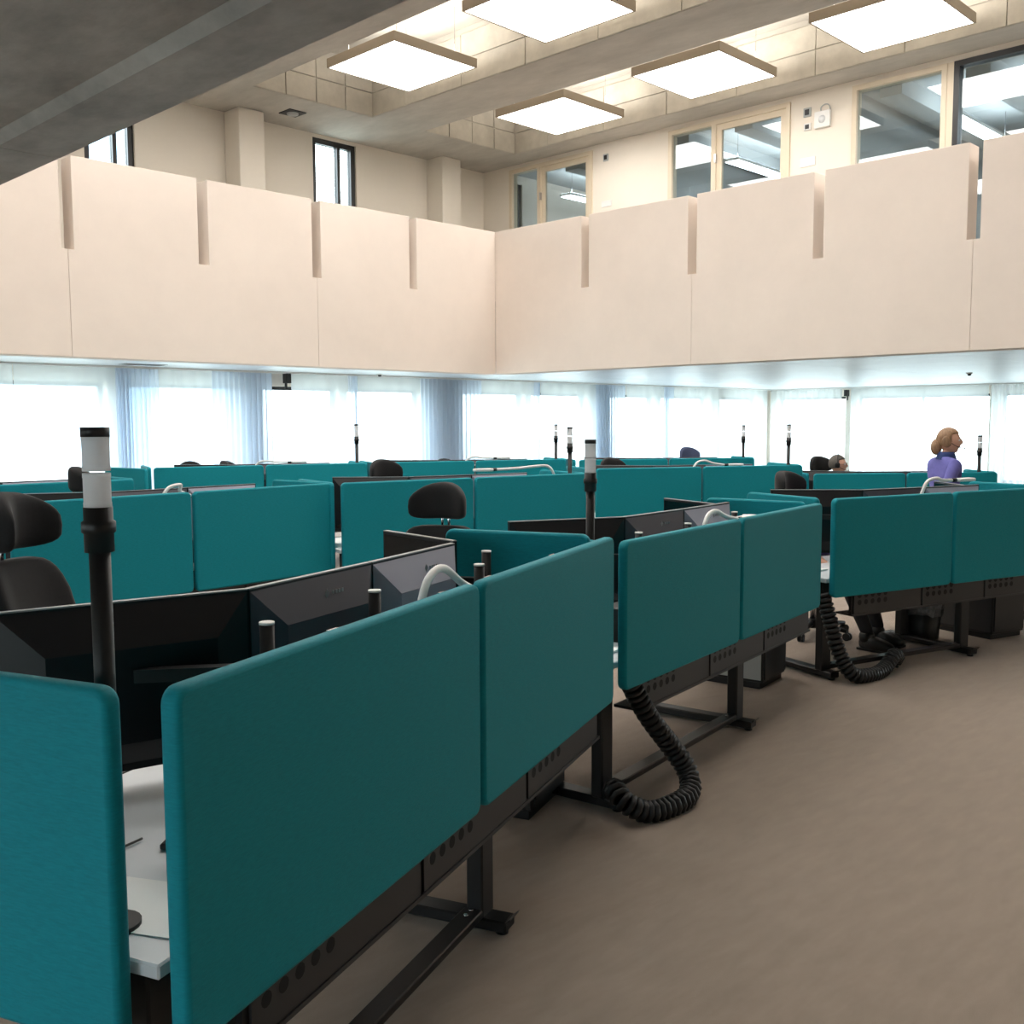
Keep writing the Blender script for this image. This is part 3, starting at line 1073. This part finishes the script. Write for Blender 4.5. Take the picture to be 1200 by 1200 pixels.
# ------------------------------------------------------------------ chairs
def chair(x, y, rz, ztop, label, fab='chair', head=True):
    """office chair facing local +y, headrest top at ztop"""
    f = M[fab]
    x, y = x - .3 * math.sin(rz), y + .3 * math.cos(rz)       # x, y give the headrest
    t = empty('office_chair', (x, y, 0), rz, label, 'office chair', 'black office chairs with headrests')
    hub = MB().lathe((0, 0, 0), [(0, .06), (.05, .06), (.05, .11), (.03, .13), (0, .13)], 16).build('base_hub', M['plastic'], t)
    for i in range(5):
        a = 2 * PI * i / 5 + .3
        ca, sa = math.cos(a), math.sin(a)
        MB().tube([(.04 * ca, .04 * sa, .095), (.18 * ca, .18 * sa, .085), (.31 * ca, .31 * sa, .07)], [.024, .02, .016], 8).build('base_leg', M['plastic'], t)
        c = MB()
        for s_ in (-1, 1):
            ox, oy = -sa * .014 * s_, ca * .014 * s_
            p = Vector((.31 * ca + ox, .31 * sa + oy, .03))
            n = Vector((-sa, ca, 0)) * .009
            c.tube([p - n, p + n], .03, 14)
        c.build('castor', M['black'], t)
    zs = .46
    MB().tube([(0, 0, .1), (0, 0, zs - .05)], .024, 14).build('gas_column', M['chrome'], t)
    MB().sell((0, .0, zs), (.25, .25, .055), .35, .45, 24, 10, fn=lambda p: (p.x, p.y, p.z - max(0, p.y - .15) * .3)).build('seat', f, t)
    zb = ztop - .215
    hb = zb - .60
    def bend(p):
        return (p.x * (1 - .18 * max(0, p.z / (hb / 2))), p.y + 1.0 * p.x * p.x - .10 * p.z + .05 * math.cos(p.z * 5), p.z)
    MB().sell((0, -.27, .60 + hb / 2), (.235, .045, hb / 2), .3, .45, 26, 14, fn=bend).build('backrest', f, t)
    MB().bar((0, -.10, zs - .05), (0, -.31, zs + .02), .06, .025).bar((0, -.31, zs), (0, -.30, .85), .06, .025).build('back_support', M['plastic'], t)
    for s_ in (-1, 1):
        MB().bar((s_ * .27, -.05, zs), (s_ * .29, -.05, zs + .20), .03, .05).build('arm_post', M['plastic'], t)
        MB().sell((s_ * .29, -.02, zs + .215), (.04, .13, .018), .5, .6, 16, 8).build('armrest', M['plastic'], t)
        MB().bar((s_ * .27, -.05, zs - .03), (s_ * .05, -.03, zs - .045), .04, .02).build('arm_bracket', M['plastic'], t)
    if head:
        for s_ in (-1, 1):
            MB().tube([(s_ * .018, -.325, zb - .06), (s_ * .018, -.315, ztop - .12)], .007, 8).build('headrest_rod', M['chrome'], t)
        def hbend(p):
            w = abs(p.x) / .155
            return (p.x, p.y + .10 * w * w, p.z * (1 - .22 * w * w) - .03 * w * w + .015)
        MB().sell((0, -.30, ztop - .10), (.155, .055, .095), .55, .6, 28, 14, fn=hbend).build('headrest', f, t)
    return t


def face(k, extra=0):
    """heading so that the chair's +y points to the desk (towards the desk's local -y)"""
    return math.radians(DESKS[k][2] + 180 + extra)


CH = [(1.191, 3.487, face('A', 20), 1.469, 'large black chair with winged headrest cut by the left edge', 'chair'),
      (3.529, 3.960, face('B', -72), 1.376, 'black chair whose winged headrest rises behind the nearest desk', 'chair'),
      (3.182, 7.752, face('D', 60), 1.363, 'black chair half hidden by the near signal tower', 'chair'),
      (5.683, 7.209, face('E', 0), 1.358, 'dark chair behind the desk lamp in the second row', 'chair'),
      (9.07, 7.33, face('F', 0), 1.272, 'dark grey chair behind the middle signal tower', 'chair'),
      (11.9, 8.25, face('K', 10), 1.320, 'slate blue chair standing out against the bright rear window', 'chairblue'),
      (7.382, 4.179, face('C', 12), 1.282, 'dark chair with wide headrest behind the aisle desk monitors', 'chair'),
      (11.92, 6.27, face('R', 10), 1.232, 'black chair of the seated man with glasses', 'chair'),
      (6.105, 11.493, face('I', 0), 1.224, 'low dark chair behind the rear left desk, left one of two', 'chair'),
      (6.404, 11.2, face('I', 60), 1.226, 'low dark chair behind the rear left desk, right one of two', 'chair'),
      (8.943, 10.03, face('J', 0), 1.204, 'low dark chair behind the rear centre desk', 'chair'),
      (8.72, 2.95, face('C', 60), 1.16, 'black chair at the right edge, only its castor base showing under the desk', 'chair')]
for x, y, rz, zt, lab, fab in CH:
    chair(x, y, rz, zt, lab, fab)

# ------------------------------------------------------------------ waste bin
wb = empty('waste_bin', (7.80, 3.20, 0), 0, 'round black waste bin lined with a crinkled plastic bag under the aisle desk', 'waste bin')
MB().lathe((0, 0, 0), [(0, .0), (.125, .0), (.13, .02), (.15, .30), (.146, .30), (.126, .02), (0, .012)], 24).build('bin_body', M['plastic'], wb)
rb = random.Random(3)
bagp = [(.152, .20), (.156, .26), (.154, .305), (.145, .31), (.135, .22), (.10, .08)]
bb = MB()
vs, fs_ = [], []
for r, z in bagp:
    for j in range(28):
        t = 2 * PI * j / 28
        rr_ = r + rb.uniform(-.008, .010) + (.004 if z > .1 else 0)
        vs.append((rr_ * math.cos(t), rr_ * math.sin(t), z + rb.uniform(-.012, .012)))
for i in range(len(bagp) - 1):
    for j in range(28):
        a, b = i * 28 + j, i * 28 + (j + 1) % 28
        fs_.append((a, b, b + 28, a + 28))
bb.add(vs, fs_)
bb.build('plastic_bag', M['bag'], wb)


# ------------------------------------------------------------------ people
def skin_mesh(name, chains, m, parent, root=0, sub=2):
    """chains: list of (list of (pos, radius)); points shared by position are welded"""
    bm = bmesh.new()
    lay = bm.verts.layers.skin.verify()
    idx = {}

    def vert(p, r):
        key = tuple(round(c, 4) for c in p)
        if key not in idx:
            v = bm.verts.new(p)
            rx, ry = r if isinstance(r, tuple) else (r, r)
            v[lay].radius = (rx, ry)
            v[lay].use_root = len(idx) == root
            idx[key] = v
        return idx[key]
    for ch in chains:
        pv = None
        for p, r in ch:
            v = vert(p, r)
            if pv is not None and pv is not v and not bm.edges.get((pv, v)):
                bm.edges.new((pv, v))
            pv = v
    me = bpy.data.meshes.new(name)
    bm.to_mesh(me)
    bm.free()
    me.materials.append(m)
    o = bpy.data.objects.new(name, me)
    COL.objects.link(o)
    o.parent = parent
    sk = o.modifiers.new('skin', 'SKIN')
    sk.use_smooth_shade = True
    sb = o.modifiers.new('sub', 'SUBSURF')
    sb.levels = sub
    sb.render_levels = sub
    return o


def head_fn(p):
    """unit-ish head: face towards +y"""
    x, y, z = p
    # narrow the jaw
    if z < 0:
        k = 1 - .28 * min(1, -z / .115)
        x *= k
        if y < 0:
            y *= 1 - .35 * min(1, -z / .115)
    # flatten the face, push chin, nose, eye sockets
    if y > 0:
        y *= .93
        cx = math.exp(-(x / .016) ** 2)
        nz = math.exp(-((z + .012) / .020) ** 2)
        y += .022 * cx * nz + .010 * cx * math.exp(-((z - .012) / .02) ** 2)
        y += .012 * math.exp(-(x / .03) ** 2) * math.exp(-((z + .095) / .02) ** 2)
        y -= .010 * (math.exp(-((abs(x) - .03) / .014) ** 2)) * math.exp(-((z - .012) / .014) ** 2)
        y += .005 * math.exp(-(x / .022) ** 2) * math.exp(-((z + .050) / .010) ** 2)
    return (x, y, z)


def head(parent, c, yaw, pitch, hair, hairstyle, glasses=False, cups=True):
    R = Matrix.Rotation(yaw, 4, 'Z') @ Matrix.Rotation(pitch, 4, 'X')
    T = Matrix.Translation(Vector(c)) @ R

    def finish(b, name, m, par=parent):
        o = b.build(name, m, par)
        o.matrix_local = T
        return o
    b = MB().sell((0, 0, 0), (.076, .098, .118), 1, 1, 40, 32, fn=head_fn)
    for s_ in (-1, 1):
        b.sell((s_ * .076, -.006, -.004), (.009, .02, .032), 1, 1, 12, 8)
    h = finish(b, 'head', M['skin'])
    e = MB()
    for s_ in (-1, 1):
        e.sell((s_ * .03, .079, .012), (.012, .008, .007), 1, 1, 12, 8)
    eo = e.build('eyes', M['paper'], h)
    e = MB()
    for s_ in (-1, 1):
        e.sell((s_ * .03, .0855, .012), (.005, .003, .005), 1, 1, 10, 6)
        e.box(s_ * .03 - .014, s_ * .03 + .014, .085, .091, .028, .032)
    e.build('brows_and_pupils', hair, h)
    MB().sell((0, .0905, -.050), (.022, .006, .006), 1, 1, 14, 6).build('mouth', mouth_m, h)

    def hf(p):
        x, y, z = p
        if y > 0 and z < .055:
            y *= .35
        return (x, y, z)
    hb = MB().sell((0, -.012, .018), (.084, .106, .114), 1, 1, 36, 24, fn=lambda p: (p.x * (1 + .02 * math.sin(40 * p.z)), p.y if (p.z > .05 or p.y < .02) else .02 + (p.y - .02) * .1, max(p.z, -.055) if p.y < .0 else max(p.z, -.01 if hairstyle != 'bun' else -.0)))
    if hairstyle == 'bun':
        hb.sell((0, -.112, -.050), (.056, .050, .075), 1, 1, 20, 14, fn=lambda p: (p.x * (1 + .06 * math.sin(60 * p.z)), p.y * (1 + .05 * math.sin(50 * p.x)), p.z))
        for s_ in (-1, 1):
            hb.sell((s_ * .074, -.030, .0), (.016, .045, .055), 1, 1, 14, 10)
    hb.build('hair', hair, h)
    if glasses:
        g = MB()
        for s_ in (-1, 1):
            ring = [(s_ * .032 + .024 * math.cos(t), .099, .010 + .018 * math.sin(t)) for t in [2 * PI * i / 16 for i in range(17)]]
            g.tube(ring, .002, 6, caps=False)
            g.tube([(s_ * .056, .098, .014), (s_ * .082, .03, .012), (s_ * .084, -.01, .008)], .002, 6)
        g.tube([(-.009, .1, .013), (.009, .1, .013)], .002, 6)
        g.build('glasses', M['plastic'], h)
    # headset
    hs = MB()
    if cups:
        hs.tube([(.090 * math.cos(t), -.005, .015 + .122 * math.sin(t)) for t in [PI * i / 14 for i in range(15)]], .006, 8)
    if cups:
        hs.sell((-.088, -.005, .0), (.016, .03, .034), .6, 1, 14, 8)
        hs.sell((.088, -.005, .0), (.016, .03, .034), .6, 1, 14, 8)
    hs.tube(bez([(.092, .01, -.015), (.085, .07, -.05), (.05, .115, -.062), (.02, .125, -.06)]), .003, 6)
    hs.sell((.018, .127, -.06), (.010, .008, .008), 1, 1, 10, 6)
    hs.build('headset', M['plastic'], h)
    return h


mouth_m = mat('lips', S(176, 104, 96), .5)


def hand_chains(w, fwd, side, upv, curl=.35, s_=1.0):
    """five fingers from wrist w; fwd = finger direction, side = towards the thumb, upv = back of the hand"""
    w, f, s, u = Vector(w), Vector(fwd).normalized(), Vector(side).normalized(), Vector(upv).normalized()
    pal = w + f * .05 * s_
    ch = [[(tuple(w), .024), (tuple(pal), (.030, .018))]]
    for off, ln in ((-.030, .062), (-.010, .078), (.010, .085), (.028, .078)):
        a = w + f * .088 * s_ + s * off
        k = a + f * ln * .45 + u * .004
        e = a + f * ln * (1 - curl * .3) - u * ln * curl
        ch.append([(tuple(pal), (.030, .018)), (tuple(a), .0095), (tuple(k), .0085), (tuple(e), .007)])
    t0 = w + f * .035 + s * .034 - u * .005
    t1 = w + f * .068 + s * .052 - u * .012
    t2 = w + f * .092 + s * .056 - u * .02
    ch.append([(tuple(pal), (.030, .018)), (tuple(t0), .012), (tuple(t1), .010), (tuple(t2), .008)])
    return ch


def V(*a):
    return Vector(a)


def arm(sh, el, wr, th=1.0):
    return [(tuple(sh), .058 * th), (tuple((sh + el) / 2), .050 * th), (tuple(el), .042 * th), (tuple((el + wr) / 2), .036 * th), (tuple(wr), .026 * th)]


def person_shirt_pants(p, J, shirt, pants, name_shirt='shirt'):
    """J: dict of joints in the person's frame (faces +y)"""
    pel, wst, chs, nck = J['pelvis'], J['waist'], J['chest'], J['neck']
    tor = [(tuple(pel), (.165, .115)), (tuple(wst), (.14, .10)), (tuple(chs), (.165, .115)), (tuple(nck), .062)]
    ch = [tor]
    for s_ in ('L', 'R'):
        sh, el, wr = J['sh' + s_], J['el' + s_], J['wr' + s_]
        ch.append([(tuple(chs), (.165, .115))] + arm(sh, el, wr, 1.12))
    skin_mesh(name_shirt, ch, shirt, p)
    ch = []
    for s_ in ('L', 'R'):
        hp, kn, an = J['hip' + s_], J['kn' + s_], J['an' + s_]
        ch.append([(tuple(pel), (.17, .12)), (tuple(hp), .095), (tuple((hp + kn) / 2), .082), (tuple(kn), .064), (tuple((kn + an) / 2), .056), (tuple(an), .046)])
    skin_mesh('trousers', ch, pants, p)
    # continuous body inside the clothes: torso, limbs, neck and hands
    ch = [[(tuple(pel), (.12, .08)), (tuple(wst), (.12, .085)), (tuple(chs), (.12, .08)), (tuple(nck), .050), (tuple(J['headb']), .048)]]
    for s_ in ('L', 'R'):
        sh, el, wr = J['sh' + s_], J['el' + s_], J['wr' + s_]
        ch.append([(tuple(chs), (.12, .08))] + [(q, r * .70) for q, r in arm(sh, el, wr)][:-1] + [(tuple(wr), .024)])
        hp, kn, an = J['hip' + s_], J['kn' + s_], J['an' + s_]
        ch.append([(tuple(pel), (.12, .08)), (tuple(hp), .08), (tuple(kn), .052), (tuple(an), .038)])
        fd = (wr - el).normalized()
        sd = J.get('thumb' + s_, V(0, 1, 0))
        uv = J.get('back' + s_, V(-1 if s_ == 'L' else 1, 0, 0))
        ch += hand_chains(wr, fd, sd, uv, J.get('curl', .3))
    skin_mesh('body', ch, M['skin'], p)
    for s_ in ('L', 'R'):
        an = J['an' + s_]
        fz = J.get('toe' + s_, V(0, 1, 0))
        T = Matrix.Translation((an.x, an.y, an.z - .045)) @ Matrix.Rotation(math.atan2(-fz.x, fz.y), 4, 'Z')
        b = MB().sell((0, .06, .0), (.048, .14, .05), .55, .7, 20, 10, fn=lambda q: (q.x * (1 - .25 * max(0, -q.y) / .14), q.y, q.z * (1 - .35 * max(0, q.y) / .14) - .018 * max(0, q.y) / .14))
        b.sell((0, -.02, .045), (.05, .055, .05), .8, .8, 16, 8)
        b.box(-.045, .045, -.075, .19, -.052, -.036)
        o = b.build('shoe', M['shoe'], p)
        o.matrix_local = T


# walking woman: facing right in the photo
w_yaw = math.radians(-126)
wm = empty('person', (9.435, 3.704, 0), w_yaw, 'woman with tied-back hair in a violet blue shirt walking to the right', 'person')
Jw = dict(pelvis=V(0, 0, .88), waist=V(0, .0, 1.02), chest=V(0, .01, 1.22), neck=V(0, .01, 1.36), headb=V(0, .03, 1.43),
          shL=V(-.17, .0, 1.29), elL=V(-.21, .10, 1.04), wrL=V(-.19, .28, .92), shR=V(.17, 0, 1.29), elR=V(.22, -.13, 1.05), wrR=V(.22, -.08, .81),
          hipL=V(-.09, 0, .84), knL=V(-.09, -.02, .47), anL=V(-.09, -.30, .11), hipR=V(.09, .02, .84), knR=V(.09, .22, .49), anR=V(.09, .26, .10),
          thumbL=V(0, .4, .9), backL=V(-1, 0, 0), thumbR=V(0, 1, 0), backR=V(1, 0, 0))
person_shirt_pants(wm, Jw, M['shirt_p'], M['trousers'])
head(wm, (0, .045, 1.495), math.radians(-28), 0, M['hair_b'], 'bun', False, False)
MB().lathe((0, .015, 1.35), [(.085, -.015), (.072, .02), (.062, .05), (.066, .052), (.080, .02), (.092, -.018)], 20).build('collar', M['shirt_d'], wm)


def seated(name_pos, yaw, label, shirt, lean, ztop, arms, hair, glasses, hyaw=0., hpitch=0., zseat=.50):
    p = empty('person', name_pos, yaw, label, 'person')
    pel = V(0, 0, zseat + .07)
    up_ = ztop - .118 - .018 - pel.z            # pelvis to head centre
    d = V(0, math.sin(lean), math.cos(lean))
    hc = pel + d * (up_ / math.cos(lean))
    nck = pel + d * (up_ / math.cos(lean) - .165)
    chs = pel + d * (up_ / math.cos(lean) - .30)
    wst = pel + d * .16
    sh = pel + d * (up_ / math.cos(lean) - .235)
    J = dict(pelvis=pel, waist=wst, chest=chs, neck=nck, headb=nck + d * .08,
             shL=sh + V(-.18, 0, 0), shR=sh + V(.18, 0, 0), hipL=pel + V(-.09, .03, 0), hipR=pel + V(.09, .03, 0),
             knL=V(-.12, .44, .53), knR=V(.12, .44, .53), anL=V(-.13, .50, .10), anR=V(.13, .42, .10),
             thumbL=V(1, 0, 0), thumbR=V(-1, 0, 0), backL=V(0, 0, 1), backR=V(0, 0, 1), curl=.35)
    J.update(arms)
    person_shirt_pants(p, J, shirt, M['trousers'])
    head(p, tuple(hc + V(0, .02, 0)), hyaw, hpitch, hair, 'short', glasses)
    return p


seated((11.795, 5.98, 0), face('R', 10), 'man with glasses and headset seated behind the far right desk', M['shirt_t'], .12, 1.278,
       dict(elL=V(-.26, .16, .76), wrL=V(-.17, .40, .66), elR=V(.26, .16, .76), wrR=V(.17, .40, .66)), M['hair_g'], True, math.radians(55), 0)
seated((7.30, 3.95, 0), face('C', 12), 'person in a violet sleeve bent over the aisle desk, only hand and shoe showing', M['shirt_p'], .80, 1.10,
       dict(elL=V(-.22, .36, .80), wrL=V(-.10, .58, .735), elR=V(.44, .26, .80), wrR=V(.50, .43, .725), anL=V(-.13, .60, .10), anR=V(.12, .66, .10)), M['hair_g'], False, 0, -.5)


# ------------------------------------------------------------------ small fittings
def plate(y0, y1, z0, z1, name, label, cat, inner=None, dep=.03, m='white'):
    t = empty(name, (XG, (y0 + y1) / 2, z0), 0, label, cat)
    MB().box(-dep, 0, -(y1 - y0) / 2, (y1 - y0) / 2, 0, z1 - z0).build('cover', M[m], t, .006, 2)
    if inner:
        w, h = (y1 - y0) * .28, (z1 - z0) * .3
        MB().box(-dep - .006, -dep, -w, w, (z1 - z0) / 2 - h, (z1 - z0) / 2 + h).build('button', M[inner], t)
    return t


sw = 1.007
plate(7.50, 7.62, 6.06, 6.19, 'wall_switch', 'upper grey wall switch left of the white wall box', 'switch', 'plastic', .02, 'grey')
plate(7.50, 7.61, 5.87, 5.97, 'wall_switch', 'lower pale wall switch left of the white wall box', 'switch', 'plastic', .02, 'white')
ap = plate(7.19, 7.43, 5.86, 6.09, 'wireless_access_point', 'white rounded wall box with a looped cable beside the door', 'wall box', None, .05)
MB().lathe((0, 0, 0), [(0, .056), (.05, .056), (.055, .05)], 20).build('cover_ring', M['desk'], ap).matrix_local = Matrix.Translation((0, 0, .115)) @ Matrix.Rotation(-PI / 2, 4, 'Y')
MB().tube(bez([(-.02, .03, .23), (-.02, .03, .29), (-.02, -.04, .32), (-.02, -.10, .28), (-.01, -.11, .16)]), .008, 8).build('cable', M['grey'], ap)
plate(7.42, 7.66, 5.36, 5.49, 'door_sign', 'small white sign plate under the wall switches', 'sign', None, .012)
plate(11.18, 11.40, 5.34, 5.44, 'door_sign', 'small white sign plate right of the far glazed door', 'sign', None, .012)
plate(11.25, 11.36, 6.10, 6.22, 'wall_switch', 'grey wall switch high beside the far glazed door', 'switch', 'plastic', .02, 'grey')

sp = empty('ceiling_speaker', (9.12, 13.61, ZC), 0, 'square recessed speaker plate in the gallery ceiling', 'speaker')
MB().box(-.15, .15, -.15, .15, -.012, 0).build('plate', M['tray'], sp)
MB().lathe((0, 0, 0), [(.09, -.012), (.085, -.035), (.03, -.04), (0, -.04)], 20).build('cone', M['grey'], sp)


def detector(x, y, label):
    t = empty('smoke_detector', (x, y, ZS), 0, label, 'smoke detector')
    MB().lathe((0, 0, 0), [(.055, 0), (.055, -.012), (.04, -.02), (0, -.02)], 20).build('base', M['white'], t)
    MB().lathe((0, 0, 0), [(.032, -.02), (.028, -.045), (0, -.05)], 16).build('sensor', M['tray'], t)


detector(18.385, 6.838, 'small detector on the white soffit above the walking woman')
detector(10.751, 13.648, 'small detector on the soffit left of the gallery corner')
v = empty('air_vent', (6.55, 13.53, ZS), 0, 'flat dark vent slot in the soffit at the far left', 'vent')
MB().box(-.30, .30, -.12, .12, -.006, 0).build('frame', M['grey'], v)
for i in range(4):
    MB().box(-.27, .27, -.10 + i * .052, -.07 + i * .052, -.010, -.006).build('slat', M['tray'], v)
for (loc, ax, lab) in (((9.24, CY + .02, 2.28), 'x', 'black curtain bracket above the left windows'), ((XW - .2, 11.98, 2.24), 'y', 'black curtain bracket above the right windows')):
    t = empty('curtain_bracket', loc, 0 if ax == 'x' else PI / 2, lab, 'bracket')
    MB().box(-.05, .05, -.05, .05, .04, .20).build('housing', M['plastic'], t, .004, 1)
    MB().box(-.035, -.01, -.02, .02, -.06, .04).build('pull', M['plastic'], t)

# pale building outside the upper windows
nb = empty('neighbour_building', (14.0, 45.0, -.15), 0, 'pale blue building seen through the upper left gallery window', 'building')
MB().box(-1.5, 14, 0, 8, 0, 17).build('facade', M['bluebuild'], nb)
for zz in (3, 6, 9, 12, 15):
    for i in range(5):
        x0 = -.8 + i * 3
        MB().box(x0, x0 + 1.6, -.05, .02, zz, zz + 1.5).build('window_pane', M['glass_in'], nb)
